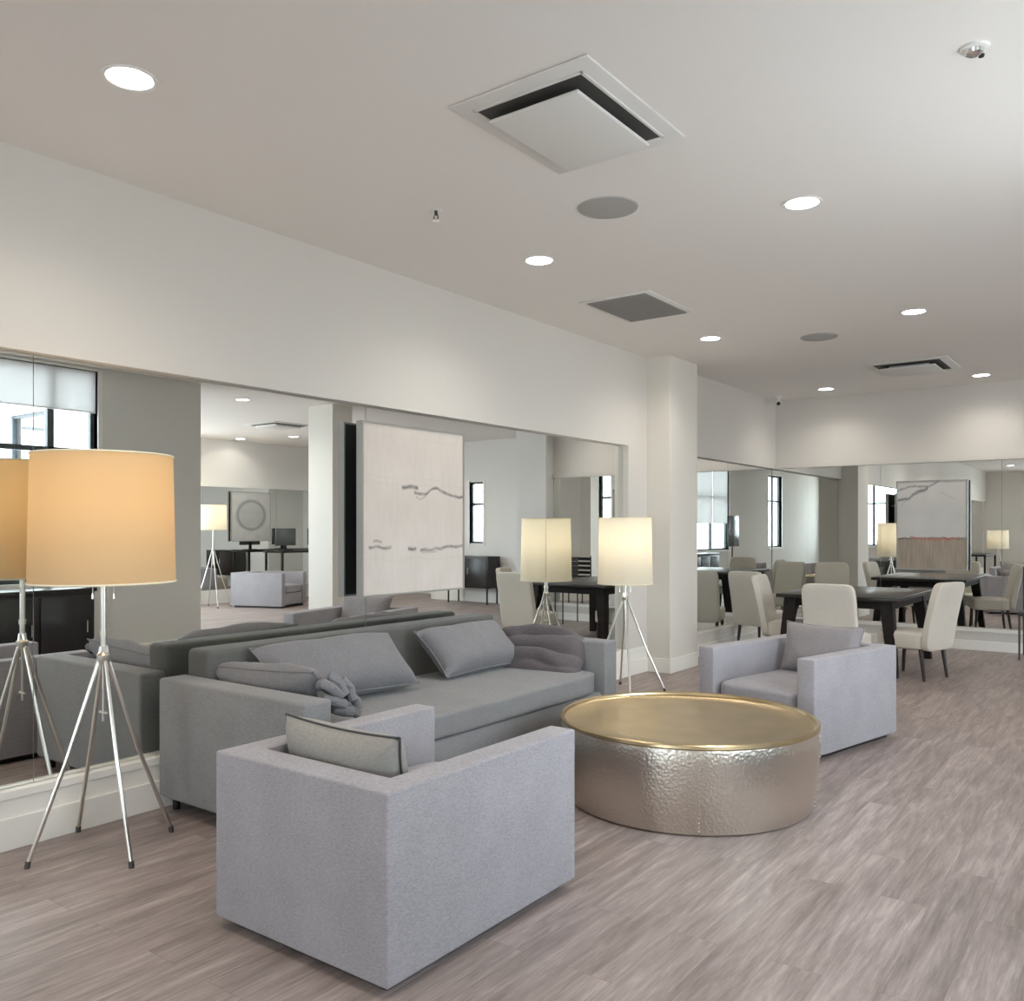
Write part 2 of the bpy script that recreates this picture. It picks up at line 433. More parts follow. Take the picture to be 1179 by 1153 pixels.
window('added_window_7', *W7, .3, 3.2, [7.4, 8.4], [2.36], None, (XO, 0, 0), 0)  # added opening, out of view, to light the dining side
window('added_window_5', *W5, ZW0, ZW1, [-1.0], [2.36], None, (0, YB, 0), R(-90))  # added in the unseen back wall to throw daylight forward
f = MB()
for q in W3: f.box(q-(.04 if q == W3[1] else 0), q+(.04 if q == W3[0] else 0), YR+.06, YR+.1, 1.2, 2.46)
f.box(*W3, YR+.06, YR+.1, 1.98, 2.03); f.box(*W3, YR+.06, YR+.1, 1.2, 1.24); f.box(*W3, YR+.06, YR+.1, 2.42, 2.46)
o = struct(f, 'window_3', M['frame_dark'])
j = MB(); j.box(W3[0]-.06, W3[0], YR-.012, YR+.06, 1.15, 2.50); j.box(W3[1], W3[1]+.06, YR-.012, YR+.06, 1.15, 2.50); j.build('window_casing', M['trim'], o, False)
g = MB(); g.box(W3[0]+.04, W3[1]-.04, YR+.078, YR+.084, 1.24, 2.42); g.build('window_pane', M['glass'], o, False)

# ------------------------------------------------------------------ mirror panels
GM = 'wall mirror panels'
def mirror(label, x0, x1, y0, y1, z0=ZB+.004, z1=ZS-.004):
    m = MB(); m.box(x0, x1, y0, y1, z0, z1)
    return tag(m.build('mirror_panel', M['mirror'], None, False), label, 'mirror', GM)
g = .002
ys = [-6.6, -4.4, -2.2, -.2, 2.0, 4.2, 6.4, 7.80]
labs = ['wall mirror panel at the far back of the left wall', 'wall mirror panel on the left wall behind the camera', 'wall mirror panel on the left wall beside the camera',
        'wall mirror panel on the left wall before the near lamp', 'wall mirror panel behind the near floor lamp and near half of the sofa',
        'wall mirror panel behind the left abstract painting and far half of the sofa', 'narrow wall mirror panel between the painting and the white pillar']
for i, l in enumerate(labs): mirror(l, XM-.010, XM, ys[i]+g, ys[i+1]-g)
mirror('wall mirror panel just past the white pillar, left of the dining chairs', XM-.010, XM, 8.874, 10.5-g)
mirror('wall mirror panel on the left wall meeting the far corner', XM-.010, XM, 10.5+g, YM-.002)
for x0, x1, l in [(XM+.004, -2.9, 'far wall mirror panel beside the corner behind the dining table'), (-2.9, -1.5, 'far wall mirror panel behind the second abstract painting'),
                  (-1.5, XE-.004, 'far wall mirror panel at the right edge of the view')]:
    mirror(l, x0+g, x1-g, YM, YM+.010)
for y0, y1, l in [(9.81, 12.0, 'opposite wall mirror panel behind the round picture'), (12.0, YE-.004, 'opposite wall mirror panel in the end corner')]:
    mirror(l, XO+.048, XO+.058, y0+g, y1-g)

# ------------------------------------------------------------------ ceiling fittings
GL = 'recessed ceiling downlights'
def downlight(label, x, y, power=48, r=.09):
    t = thing('recessed_downlight', label, 'ceiling light', (x, y, ZC), 0, GL)
    m = MB(); m.lathe([(r, 0.001), (r+.018, -.001), (r+.016, -.006), (r, -.004), (r-.004, .0)], 40); m.build('trim_ring', M['white_plastic'], t)
    m = MB(); m.lathe([(0, -.003), (r*.7, -.0035), (r, -.002)], 40); m.build('lens', M['led'], t)
    ld = bpy.data.lights.new('downlight_lamp', 'SPOT'); ld.energy = power; ld.color = (1, .93, .83); ld.shadow_soft_size = .09
    ld.spot_size = R(150); ld.spot_blend = .8
    lo = bpy.data.objects.new('downlight_lamp', ld); COL.objects.link(lo); lo.location = (0, 0, -.02); lo.parent = t
    return t
downlight('large round recessed downlight at the top left above the lounge', -3.29, 1.88)
downlight('round recessed downlight between the square air unit and right edge', -1.565, 4.81)
downlight('round recessed downlight between the sprinkler and the grey mesh vent', -3.317, 4.79)
downlight('round recessed downlight at right between the mid row and slot diffuser', -1.606, 7.77)
downlight('round recessed downlight just before the white pillar top', -3.379, 7.72)
downlight('small round recessed downlight nearest the far left corner', -3.404, 11.4, 34)
downlight('small round recessed downlight right of the slot diffuser by the far wall', -1.634, 11.45, 34)
for x, y, l in [(-1.6, 1.88, 'recessed downlight over the near armchair, just above the frame'), (-3.3, -1.2, 'recessed downlight behind the camera over the left wall'), (-1.6, -1.2, 'recessed downlight behind the camera over the middle'),
                (-3.3, -4.2, 'recessed downlight at the back of the room over the left wall'), (-1.6, -4.2, 'recessed downlight at the back of the room over the middle'),
                (1.5, 7.5, 'recessed downlight in the opening to the next room, seen in the mirror'), (4.8, 11.1, 'recessed downlight over the next room armchair, seen in the mirror'),
                (4.6, 8.4, 'recessed downlight near the opposite wall of the next room'), (1.9, 11.6, 'recessed downlight in front of the narrow end window'), (5.3, 13.6, 'recessed downlight in the end corner of the next room'), (6.0, 10.75, 'recessed downlight close to the opposite wall of the next room'), (3.2, 7.2, 'added unseen recessed downlight in the middle of the next room'), (3.4, 12.6, 'added unseen recessed downlight at the end of the next room by the counter')]:  # last two are added, out of view, to brighten the next room
    downlight(l, x, y)

t = thing('air_conditioning_cassette', 'large square white ceiling air unit with dark slots, nearest the camera', 'air vent', (-2.07, 3.24, ZC))
m = MB(); hx, hy = .345, .43
m.box(-hx, hx, -hy, hy, -.012, .0, .006); m.build('outer_frame', M['vent_white'], t)
m = MB(); ix, iy = .268, .348
for k in (-1, 1):
    m.box(k*ix-.008, k*ix+.008, -iy-.008, iy+.008, -.018, -.010, .003); m.box(-ix-.008, ix+.008, k*iy-.008, k*iy+.008, -.018, -.010, .003)
m.build('inner_lip', M['vent_white'], t)
m = MB(); m.box(-ix+.006, ix-.006, -iy+.006, iy-.006, -.0145, -.011); m.build('air_slot', M['vent_dark'], t)
m = MB(); m.box(-.225, .225, -.305, .305, -.062, -.046, .006, 3); m.box(-.16, .16, -.22, .22, -.046, -.014); m.build('centre_panel', M['vent_white'], t)
t = thing('return_air_grille', 'grey square mesh ceiling vent above the sofa', 'air vent', (-3.37, 6.27, ZC))
m = MB(); m.box(-.31, .31, -.41, .41, -.008, 0, .003); m.build('grille_frame', M['vent_white'], t)
m = MB(); m.box(-.26, .26, -.36, .36, -.014, -.006)
for i in range(24):
    y = -.35+i*.0305; m.box(-.26, .26, y, y+.010, -.018, -.013)
m.build('mesh_panel', M['vent_grey'], t, False)
t = thing('slot_diffuser', 'small ceiling air unit with black slots near the far wall', 'air vent', (-2.15, 10.35, ZC))
m = MB(); m.box(-.42, .42, -.42, .42, -.012, 0, .004); m.build('outer_frame', M['vent_white'], t)
m = MB(); m.box(-.33, .33, -.33, .33, -.018, -.010); m.build('air_slot', M['vent_dark'], t)
m = MB(); m.box(-.28, .28, -.28, .28, -.06, -.045, .005); m.box(-.2, .2, -.2, .2, -.045, -.015); m.build('centre_panel', M['vent_white'], t)
t = thing('slot_diffuser', 'ceiling air unit in the next room, seen in the left mirror', 'air vent', (3.5, 9.7, ZC))
m = MB(); m.box(-.42, .42, -.42, .42, -.012, 0, .004); m.build('outer_frame', M['vent_white'], t)
m = MB(); m.box(-.33, .33, -.33, .33, -.018, -.010); m.build('air_slot', M['vent_dark'], t)
m = MB(); m.box(-.27, .27, -.27, .27, -.05, -.016, .008); m.build('centre_panel', M['vent_white'], t)
for x, y, l in [(-2.462, 4.23, 'round grey ceiling speaker behind the big square air unit'), (-2.53, 8.26, 'round grey ceiling speaker before the slot diffuser')]:
    t = thing('ceiling_speaker', l, 'speaker', (x, y, ZC), 0, 'round ceiling speakers')
    m = MB(); m.lathe([(0, -.008), (.14, -.008), (.152, -.006)], 48); m.build('speaker_grille', M['speaker_mesh'], t)
    m = MB(); m.lathe([(.152, -.007), (.165, -.006), (.168, 0)], 48); m.build('trim_ring', M['speaker_mesh'], t)
def sprinkler(label, x, y, s=1.):
    t = thing('fire_sprinkler', label, 'sprinkler', (x, y, ZC+.001), 0, 'ceiling sprinklers')
    m = MB(); m.lathe([(0, -.006*s), (.03*s, -.006*s), (.04*s, 0)], 24); m.build('escutcheon', M['white_plastic'], t)
    m = MB(); m.cyl((0, 0, -.005), (0, 0, -.03*s), .009*s, seg=12); m.tube([(.012*s, 0, -.03*s), (.018*s, 0, -.045*s), (0, 0, -.06*s)], .003*s, 6); m.tube([(-.012*s, 0, -.03*s), (-.018*s, 0, -.045*s), (0, 0, -.06*s)], .003*s, 6)
    m.build('sprinkler_body', M['vent_dark'], t)
    m = MB(); m.cyl((0, 0, -.058*s), (0, 0, -.062*s), .022*s, seg=16); m.build('deflector_plate', M['chrome'], t)
sprinkler('small fire sprinkler on the ceiling left of the round speaker', -3.262, 3.687)
t = thing('smoke_detector', 'small chrome domed ceiling sensor at the top right', 'sensor', (-.542, 3.641, ZC))
m = MB(); m.lathe([(.052, 0), (.05, -.008), (.03, -.012), (0, -.012)], 32); m.build('base_ring', M['white_plastic'], t)
m = MB(); m.lathe([(.034, -.010), (.03, -.024), (.016, -.032), (0, -.034)], 32); m.build('sensor_dome', M['chrome'], t)
m = MB(); m.lathe([(0, -.012), (.012, -.014), (.010, -.022), (0, -.024)], 16, (.02, .02, -.01)); m.build('sensor_eye', M['black'], t)
t = thing('security_camera', 'small white security camera with dark lens in the far ceiling corner', 'camera', (-4.10, 11.62, ZC))
m = MB(); m.lathe([(.05, 0), (.05, -.02), (0, -.02)], 24); m.cyl((0, 0, -.02), (0, 0, -.06), .012); m.build('mount', M['white_plastic'], t)
m = MB(); m.cyl((-.02, .05, -.07), (.02, -.06, -.11), .035, seg=20); m.build('camera_body', M['white_plastic'], t)
m = MB(); m.cyl((.0195, -.0585, -.1095), (.023, -.068, -.113), .026, seg=20); m.build('lens', M['black'], t)

# ------------------------------------------------------------------ floor lamps
GLAMP = 'tripod floor lamps'
def lamp(label, x, y, ang, ztop, zbot, rb, rt, zh, rfoot, shade, power, col):
    t = thing('floor_lamp', label, 'lamp', (x, y, 0), 0, GLAMP)
    m = MB(); m.lathe([(rb, zbot), (rt, ztop), (rt-.003, ztop), (rb-.003, zbot), (rb, zbot)], 64); sh = m.build('lamp_shade', shade, t)
    for r_, z in ((rb, zbot), (rt, ztop)):
        m = MB(); m.tube([(math.cos(2*PI*k/64)*(r_), math.sin(2*PI*k/64)*(r_), z) for k in range(64)], .005, 6, True)
        m.build('shade_trim', M['shade_trim'], sh)
    m = MB()                                           # spider fitting holding the shade
    for k in range(3):
        a = ang+2*PI*k/3; m.cyl((0, 0, zbot+.12), (math.cos(a)*(rb-.006), math.sin(a)*(rb-.006), zbot+.02), .003, seg=6)
    m.build('shade_fitter', M['nickel'], sh)
    m = MB(); m.cyl((0, 0, zh-.03), (0, 0, zbot+.14), .013, seg=16); m.cyl((0, 0, zh+.10), (0, 0, zh+.125), .017, seg=16); m.build('pole', M['nickel'], t)
    m = MB(); m.lathe([(0, .0), (.022, .004), (.03, .02), (.03, .045), (.016, .06), (0, .062)], 24, (0, 0, zh-.035)); m.build('hub', M['nickel'], t)
    m = MB(); m.cyl((0, 0, zh-.03), (0, 0, zh-.30), .006, seg=10); m.cyl((-.03, 0, zh-.26), (.03, 0, zh-.26), .006, seg=8); m.build('centre_rod', M['nickel'], t)
    for k in range(4):
        a = ang+PI/2*k; c, s = math.cos(a), math.sin(a)
        m = MB(); m.tube([(c*.010, s*.010, zh+.05), (c*.022, s*.022, zh-.02), (c*rfoot*.5, s*rfoot*.5, zh*.49), (c*rfoot, s*rfoot, .012)], .0095, 10)
        lg = m.build('leg', M['nickel'], t)
        m = MB(); m.cyl((c*rfoot, s*rfoot, .0), (c*rfoot*.985, s*rfoot*.985, .03), .012, seg=12); m.build('foot_cap', M['vent_dark'], lg)
    for s in (-1, 1):
        m = MB(); px, py = .8039*s*.05, .5948*s*.05
        m.tube([(px, py, zbot+.12), (px, py, zbot-.055)], .0018, 6); m.lathe([(0, 0), (.006, .006), (.004, .03), (0, .032)], 10, (px, py, zbot-.085)); m.build('pull_chain', M['nickel'], t)
    zb = (ztop+zbot)/2
    m = MB(); m.lathe([(0, -.06), (.012, -.055), (.014, -.02), (.03, .02), (.028, .045), (0, .062)], 20, (0, 0, zb)); m.build('bulb', M['bulb'], t)
    ld = bpy.data.lights.new('lamp_light', 'POINT'); ld.energy = power; ld.color = col; ld.shadow_soft_size = .07
    lo = bpy.data.objects.new('lamp_light', ld); COL.objects.link(lo); lo.location = (0, 0, zb+.02 + .09); lo.parent = t
    return t
lamp('tall chrome tripod floor lamp with amber drum shade at the left front', -3.955, 2.13, R(-8), 1.842, 1.252, .317, .305, .90, .325, M['shade_warm'], 2.7, (1, .80, .55))
lamp('chrome tripod floor lamp with glowing ivory shade beside the white pillar', -3.92, 7.05, R(36.5), 1.598, .995, .252, .240, .86, .365, M['shade_pale'], 3.3, (1, .92, .77))
lamp('tripod floor lamp at the back of the room, seen only in the far mirror', -3.85, -6.0, R(20), 1.45, .90, .30, .29, .80, .34, M['shade_pale'], 3.3, (1, .92, .77))
lamp('tripod floor lamp by the opposite wall, seen only in the left mirror', 5.75, 9.95, R(20), 1.95, 1.48, .25, .24, 1.1, .34, M['shade_pale'], 16, (1, .9, .7))

# ------------------------------------------------------------------ sofa
SY0, SY1, SX0, SX1 = 2.60, 5.44, -4.27, -3.09
t = thing('sofa', 'long grey three seat sofa standing against the mirrored left wall', 'sofa', ((SX0+SX1)/2, (SY0+SY1)/2, 0))
cx, cy = (SX0+SX1)/2, (SY0+SY1)/2
hx, hy = (SX1-SX0)/2, (SY1-SY0)/2
for s in (-1, 1):
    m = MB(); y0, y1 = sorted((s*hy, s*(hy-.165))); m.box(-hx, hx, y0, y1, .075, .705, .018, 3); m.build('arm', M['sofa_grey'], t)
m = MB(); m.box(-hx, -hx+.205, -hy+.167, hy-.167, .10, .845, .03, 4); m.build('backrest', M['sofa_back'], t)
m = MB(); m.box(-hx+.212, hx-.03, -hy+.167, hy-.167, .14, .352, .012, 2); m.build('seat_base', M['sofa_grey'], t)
L_ = (2*hy-.34)
m = MB(); m.puff(hx*2-.225, L_, .155, (.106, 0, .43), 10, 20, .10, .004); m.build('seat_cushion', M['sofa_grey'], t)
for sx in (-1, 1):
    for sy in (-1, 1):
        m = MB(); m.cyl((sx*(hx-.06), sy*(hy-.07), 0), (sx*(hx-.06), sy*(hy-.07), .10), .018, .024, 14); m.build('leg', M['black'], t)

GP = 'loose cushions on the sofa'
def scatter(name, label, w, h, th, loc, rot, mat, seed, wr=.014, group=GP, sag=.0):
    mb, edge = pillow_bm(w, h, th, seed, wr, sag=sag)
    o = mb.build(name, mat, None, True, 60)
    place(o, loc, rot); tag(o, label, 'cushion', group)
    m = MB(); m.tube(edge, .005, 6, True); m.build('piping', mat, o)
    return o
scatter('throw_pillow', 'large slate grey cushion lying back in the middle of the sofa', .98, .42, .24, (-3.82, 3.47, .695), (R(-48), 0, R(84)), M['pillow_grey'], 1.3)
scatter('throw_pillow', 'slate grey cushion between the middle cushion and the dark throw', .84, .40, .24, (-3.82, 4.68, .675), (R(-46), 0, R(90)), M['pillow_grey'], 4.9)
o = scatter('throw_pillow', 'grey cushion with a gathered end leaning on the near sofa arm', .84, .31, .19, (-3.70, 2.93, .668), (R(-44), R(3), R(180)), M['pillow_grey'], 8.2)
m = MB()
for k in range(7):                                    # gathered tie of cloth at the front end
    a = k*2*PI/7+.4; c = math.cos(a)*.05; q = math.sin(a)*.085
    m.tube([(-.36, c*.3, q*.3), (-.41, c*.9, q*.9), (-.455, c*1.4, q*1.25-.01), (-.48, c*1.1, q*1.15-.04), (-.48, c*.5, q*.9-.09)], .026, 10)
m.build('gathered_knot', M['pillow_grey'], o)

# dark throw bundled in the far corner of the sofa
def throw_bm():
    mb = MB(); nu, nv = 90, 60; T = []; B = []
    for j in range(nv+1):
        v = j/nv; a = []; c = []
        for i in range(nu+1):
            u = i/nu
            x = (u-.5)*.74
            y = (v-.5)*.40
            hump = (max(0, 1-(2*u-1)**4)*max(0, 1-(2*v-1)**4))**.5
            ph = v*21 + 2.2*math.sin(u*3.4+.6) + 2.4*noise.noise(Vector((u*2.5, v*2, .3)))
            fold = .5+.5*math.cos(ph)
            z = hump*(.085 + .11*v + .045*fold + .03*noise.noise(Vector((u*4, v*4, 2))))
            y += .03*math.sin(u*5)*(1-v)*hump + .012*math.sin(ph)*hump
            a.append(mb.bm.verts.new((x, y, z)))
            c.append(a[-1] if (i in (0, nu) or j in (0, nv)) else mb.bm.verts.new((x, y, 0)))
        T.append(a); B.append(c)
    for j in range(nv):
        for i in range(nu):
            mb.bm.faces.new((T[j][i], T[j][i+1], T[j+1][i+1], T[j+1][i]))
            q = (B[j][i], B[j+1][i], B[j+1][i+1], B[j][i+1])
            if set(q) != {T[j][i], T[j][i+1], T[j+1][i+1], T[j+1][i]}: mb.bm.faces.new(q)
    return mb
o = throw_bm().build('throw_blanket', M['throw'], None, True, 70)
tag(o, 'dark grey crumpled throw bundled in the far corner of the sofa', 'blanket')
place(o, (-3.60, 5.15, .56), (R(30), 0, R(14)))

# ------------------------------------------------------------------ armchairs
def armchair(label, w, d, h, loc, rz):
    """box armchair, back at -Y, open to +Y"""
    t = thing('armchair', label, 'armchair', loc, rz, 'box shaped grey armchairs')
    at = .125; hw, hd = w/2, d/2; F = M['chair_grey']
    m = MB(); U = [(-hw, hd), (-hw, -hd), (hw, -hd), (hw, hd), (hw-at, hd), (hw-at, -hd+.14), (-hw+at, -hd+.14), (-hw+at, hd)]
    lo = [m.bm.verts.new((x, y, .035)) for x, y in U]; hi = [m.bm.verts.new((x, y, h)) for x, y in U]
    m.bm.faces.new(lo[::-1]); m.bm.faces.new(hi)
    for i in range(8): m.bm.faces.new((lo[i], lo[(i+1) % 8], hi[(i+1) % 8], hi[i]))
    bmesh.ops.recalc_face_normals(m.bm, faces=m.bm.faces[:])
    bmesh.ops.bevel(m.bm, geom=m.bm.edges[:], offset=.009, segments=3, profile=.5, affect='EDGES')
    m.build('arms_and_back', F, t)
    m = MB(); m.box(-hw+at+.001, hw-at-.001, -hd+.141, hd-.035, .05, .27, .01); m.build('seat_base', F, t)
    m = MB(); m.puff(w-2*at-.01, d-.16, .16, (0, .065, .35), 9, 12, .12, .003); m.build('seat_cushion', F, t)
    m = MB()
    m.box(-hw+.05, hw-.05, -hd+.05, hd-.05, 0, .036); m.build('plinth', M['black'], t, False)
    return t
A = armchair('light grey box armchair in the foreground with its back to the camera', .905, 1.11, .66, (-2.405, 2.53, 0), 0)
Bc = dup(A, 'light grey box armchair facing the camera behind the round metal table', (-2.06, 6.24, 0), R(180-13))
o = scatter('throw_pillow', 'taupe cushion with dark piping in the near foreground armchair', .64, .34, .20, (-2.44, 2.255, .60), (R(-12), 0, R(178)), M['taupe_cushion'], 12.1, .010, 'back cushions of the armchairs')
kids(o)[0].data.materials[0] = M['piping']; kids(o)[0]['label'] = 'dark piping'
scatter('throw_pillow', 'grey cushion leaning in the armchair facing the camera', .62, .38, .19, (-1.975, 6.49, .61), (R(-16), 0, R(-13)), M['lilac_cushion'], 15.7, .016, 'back cushions of the armchairs')
dup(A, 'light grey box armchair in the next room, seen in the left mirror', (5.1, 10.75, 0), R(70))

# ------------------------------------------------------------------ coffee table
t = thing('coffee_table', 'large round drum coffee table with hammered metal side and gold top', 'table', (-2.115, 4.51, 0))
m = MB(); m.lathe([(.655, .0), (.672, .012), (.690, .10), (.703, .22), (.708, .34), (.706, .425), (.704, .432)], 128); m.build('drum_side', M['hammer'], t)
m = MB(); m.lathe([(0, .428), (.5, .428), (.672, .430), (.686, .438), (.690, .449), (.700, .455), (.710, .449), (.712, .436), (.705, .428), (.66, .42), (0, .42)], 128); m.build('tray_top', M['gold'], t)
for k in range(5):
    a = R(-60+72*k); m = MB()
    for z in [i*.022+.03 for i in range(18)]:
        r_ = .68+.03*min(1, z/.3)
        m.cyl((r_*math.cos(a)*.99, r_*math.sin(a)*.99, z), (r_*math.cos(a)*1.008, r_*math.sin(a)*1.008, z), .004, .002, 8)
    m.build('rivet_seam', M['hammer'], t)

# ------------------------------------------------------------------ dining set
t = thing('dining_table', 'dark espresso rectangular dining table with splayed legs', 'table', (-2.68, 10.12, 0))
hw, hl, H = .62, .86, .80
m = MB(); m.box(-hw, hw, -hl, hl, H-.04, H, .006); m.build('tabletop', M['dark_wood'], t)
m = MB()
for s in (-1, 1):
    m.box(s*(hw-.09)-.012, s*(hw-.09)+.012, -hl+.12, hl-.12, H-.125, H-.04); m.box(-hw+.09, hw-.09, s*(hl-.11)-.012, s*(hl-.11)+.012, H-.125, H-.04)
m.build('apron', M['table_leg'], t, False)
for sx in (-1, 1):
    for sy in (-1, 1):
        m = MB(); m.box(-.5, .5, -.5, .5, 0, 1)
        for v in m.bm.verts:
            k = v.co.z; w_ = .075+.055*k
            v.co = Vector((sx*(hw-.045-.09*k)+v.co.x*w_, sy*(hl-.045-.09*k)+v.co.y*w_, k*(H-.041)))
        m.build('leg', M['table_leg'], t, False)

GC = 'ivory dining chairs'
def dchair(label, loc, rz):
    """upholstered chair facing +Y in its own frame"""
    t = thing('dining_chair', label, 'chair', loc, rz, GC)
    def lean(w): return w
    m = MB(); m.puff(.50, .50, .17, (0, .02, .385), 9, 10, .12); m.build('seat', M['ivory'], t)
    m = MB(); m.puff(.50, .085, .68, (0, 0, 0), 9, 12, 0, fn=lambda w: Vector((w.x*(1-.03*max(0, w.z)), w.y - .23*max(0, w.z+.34)**1.4, w.z)))
    o = m.build('backrest', M['ivory'], t); o.location = (0, -.245, .635)
    for sx in (-1, 1):
        for sy in (-1, 1):
            m = MB(); x, y = sx*.205, sy*.20+.01
            m.cyl((x*1.04, y*1.12+(-.02 if sy < 0 else 0), 0), (x, y, .32), .014, .023, 10); m.build('leg', M['leg_wood'], t)
    return t
d0 = dchair('ivory upholstered dining chair in front of the table with its back to the camera', (-2.50, 8.80, 0), 0)
dup(d0, 'ivory dining chair angled at the right end of the table, seen from the side', (-1.97, 9.52, 0), R(72))
dup(d0, 'ivory dining chair farther back by the mirrored left wall', (-3.96, 10.66, 0), R(-14))
dup(d0, 'ivory dining chair half hidden behind the left front corner of the table', (-3.27, 9.72, 0), R(-84))

# dark slat chair at right edge
t = thing('side_chair', 'dark metal side chair against the far wall, cut by the right edge', 'chair', (-1.03, 11.66, 0), R(0))
m = MB(); m.box(-.23, .23, -.23, .23, .50, .545, .012, 3); m.build('seat', M['dark_cloth'], t)
for sx in (-1, 1):
    for sy in (-1, 1):
        m = MB(); m.tube([(sx*.215, sy*.215, .0), (sx*.215, sy*.215, 1.05 if sy > 0 else .50)], .011, 8); m.build('leg', M['vent_dark'], t)
m = MB()
for k in range(6): m.box(-.20, .20, .208, .222, .60+k*.075, .65+k*.075, .004)
m.build('back_slats', M['dark_cloth'], t)

# ------------------------------------------------------------------ paintings
def painting(name, label, w, h, fn, loc, rz, nx=230, nz=250, depth=.05, gap=.05):
    """front faces local -Y, mounted on stand-offs behind"""
    t = thing(name, label, 'painting', loc, rz)
    m = MB(); G = [[m.bm.verts.new(((i/nx-.5)*w, 0, (j/nz)*h)) for i in range(nx+1)] for j in range(nz+1)]
    for j in range(nz):
        for i in range(nx): m.bm.faces.new((G[j][i], G[j][i+1], G[j+1][i+1], G[j+1][i]))
    bt = [G[0][0], G[0][nx], G[nz][nx], G[nz][0]]
    o = m.build('canvas', M['canvas'], t, False)
    ca = o.data.color_attributes.new('paint', 'FLOAT_COLOR', 'POINT')
    for v in o.data.vertices:
        u, q = v.co.x/w+.5, 1-v.co.z/h
        ca.data[v.index].color = (*fn(u, q), 1)
    m = MB(); f = .012
    for s in (-1, 1):
        m.box(s*(w/2)-(f if s < 0 else 0), s*(w/2)+(f if s > 0 else 0), -.008, depth, -f, h+f)
    m.box(-w/2, w/2, -.008, depth, -f, 0); m.box(-w/2, w/2, -.008, depth, h, h+f)
    m.build('frame', M['frame_grey'], t, False)
    m = MB(); m.box(-w/2, w/2, depth-.008, depth, 0, h); m.build('backing_board', M['backing'], t, False)
    m = MB()
    for x in (-w*.25, w*.25): m.cyl((x, depth, h*.8), (x, depth+gap-.001, h*.8), .015, seg=10)
    m.build('wall_mount', M['nickel'], t)
    return t
def mixc(a, b, k): k = max(0, min(1, k)); return tuple(x+(y-x)*k for x, y in zip(a, b))
def stroke(u, q, pts, wid, soft=.5):
    best = 9
    for (x0, y0), (x1, y1) in zip(pts, pts[1:]):
        if x0 <= u <= x1 or x1 <= u <= x0:
            s = (u-x0)/(x1-x0+1e-9); best = min(best, abs(q-(y0+(y1-y0)*s)-.012*noise.noise(Vector((u*14, y0*9, 5)))))
    return max(0, min(1, (wid-best)/(wid*.9)))*max(0, min(1, .82+.5*noise.noise(Vector((u*22, q*60, 8)))))
def art_left(u, q):
    n = noise.noise(Vector((u*5, q*5, 1))); n2 = noise.noise(Vector((u*30, q*9, 4)))
    c = (.62+.03*n+.02*n2, .565+.03*n+.02*n2, .515+.03*n+.02*n2)
    for x in (.14, .27, .5, .76):                     # faint brushed grid
        c = mixc(c, (.56, .53, .50), .35*max(0, 1-abs(u-x-.01*n)/.008))
    for y in (.06, .30, .34, .80):
        c = mixc(c, (.54, .52, .49), .4*max(0, 1-abs(q-y-.02*n)/.008))
    ink = (.07, .06, .06)
    w = .5+.5*noise.noise(Vector((u*16, 3, 0)))
    for p, wd, k in [([(.36, .362), (.52, .355)], .012, .95), ([(.48, .385), (.60, .395), (.66, .365), (.72, .355), (.80, .385), (.88, .402), (1.0, .40)], .010, .8),
                     ([(.50, .41), (.55, .43), (.60, .405)], .006, .4), ([(.05, .725), (.26, .722)], .010, .75), ([(.09, .692), (.17, .690)], .008, .6),
                     ([(.42, .735), (.50, .73)], .012, .85), ([(.54, .752), (.70, .74), (.82, .73), (1.0, .728)], .010, .8), ([(.56, .765), (.72, .758)], .006, .3)]:
        c = mixc(c, ink, k*stroke(u, q, p, wd*(1.0+.9*w)))
    return c
def art_far(u, q):
    n = noise.noise(Vector((u*5, q*5, 11))); n2 = noise.noise(Vector((u*45, q*5, 14)))
    if q < .655+.015*n:
        c = (.60+.03*n, .585+.03*n, .56+.03*n)
        c = mixc(c, (.46, .47, .45), .5*max(0, 1-abs(q-.38)/.16)*max(0, u-.3))
    else:
        c = (.37+.08*n2+.04*n, .315+.07*n2+.04*n, .25+.06*n2+.03*n)
        if u < .3: c = mixc(c, (.45, .22, .16), .4*max(0, n+.1))
    ink = (.08, .07, .065)
    for p, wd, k in [([(0, .21), (.15, .20), (.30, .12), (.45, .08)], .022, .85), ([(0, .10), (.2, .05), (.45, .06), (.62, .0)], .014, .7), ([(.05, .27), (.2, .17)], .01, .5), ([(.62, .12), (.85, .22)], .01, .25)]:
        c = mixc(c, ink, k*stroke(u, q, p, wd*(1.15+.7*n)))
    c = mixc(c, (.10, .06, .04), .85*stroke(u, q, [(.0, .655), (.5, .645), (1, .652)], .016))
    c = mixc(c, (.55, .13, .08), .75*stroke(u, q, [(.18, .635), (.55, .668), (.9, .64)], .018))
    return c
painting('abstract_painting', 'large off-white abstract painting with thin black strokes hung on the left mirror', 1.04, 1.16, art_left, (-4.25, 4.59, 1.052), R(90), gap=.06)
painting('abstract_painting', 'abstract painting with red band over taupe hung on the far mirror', .80, 1.11, art_far, (-2.265, 11.955, .99), 0, gap=.075)
def art_circle(u, q):
    r = math.hypot(u-.5, (q-.47)*1.2); n = noise.noise(Vector((u*6, q*6, 21)))
    c = (.56+.05*n, .57+.05*n, .56+.05*n)
    return mixc(c, (.26, .28, .28), .8*max(0, 1-abs(r-.36)/.06) + .25*(r < .36))
painting('framed_picture', 'framed picture of a grey ring on the opposite wall, seen in the left mirror', .95, 1.0, art_circle, (6.39, 11.3, 1.25), R(-90), 60, 60, .03, .02)

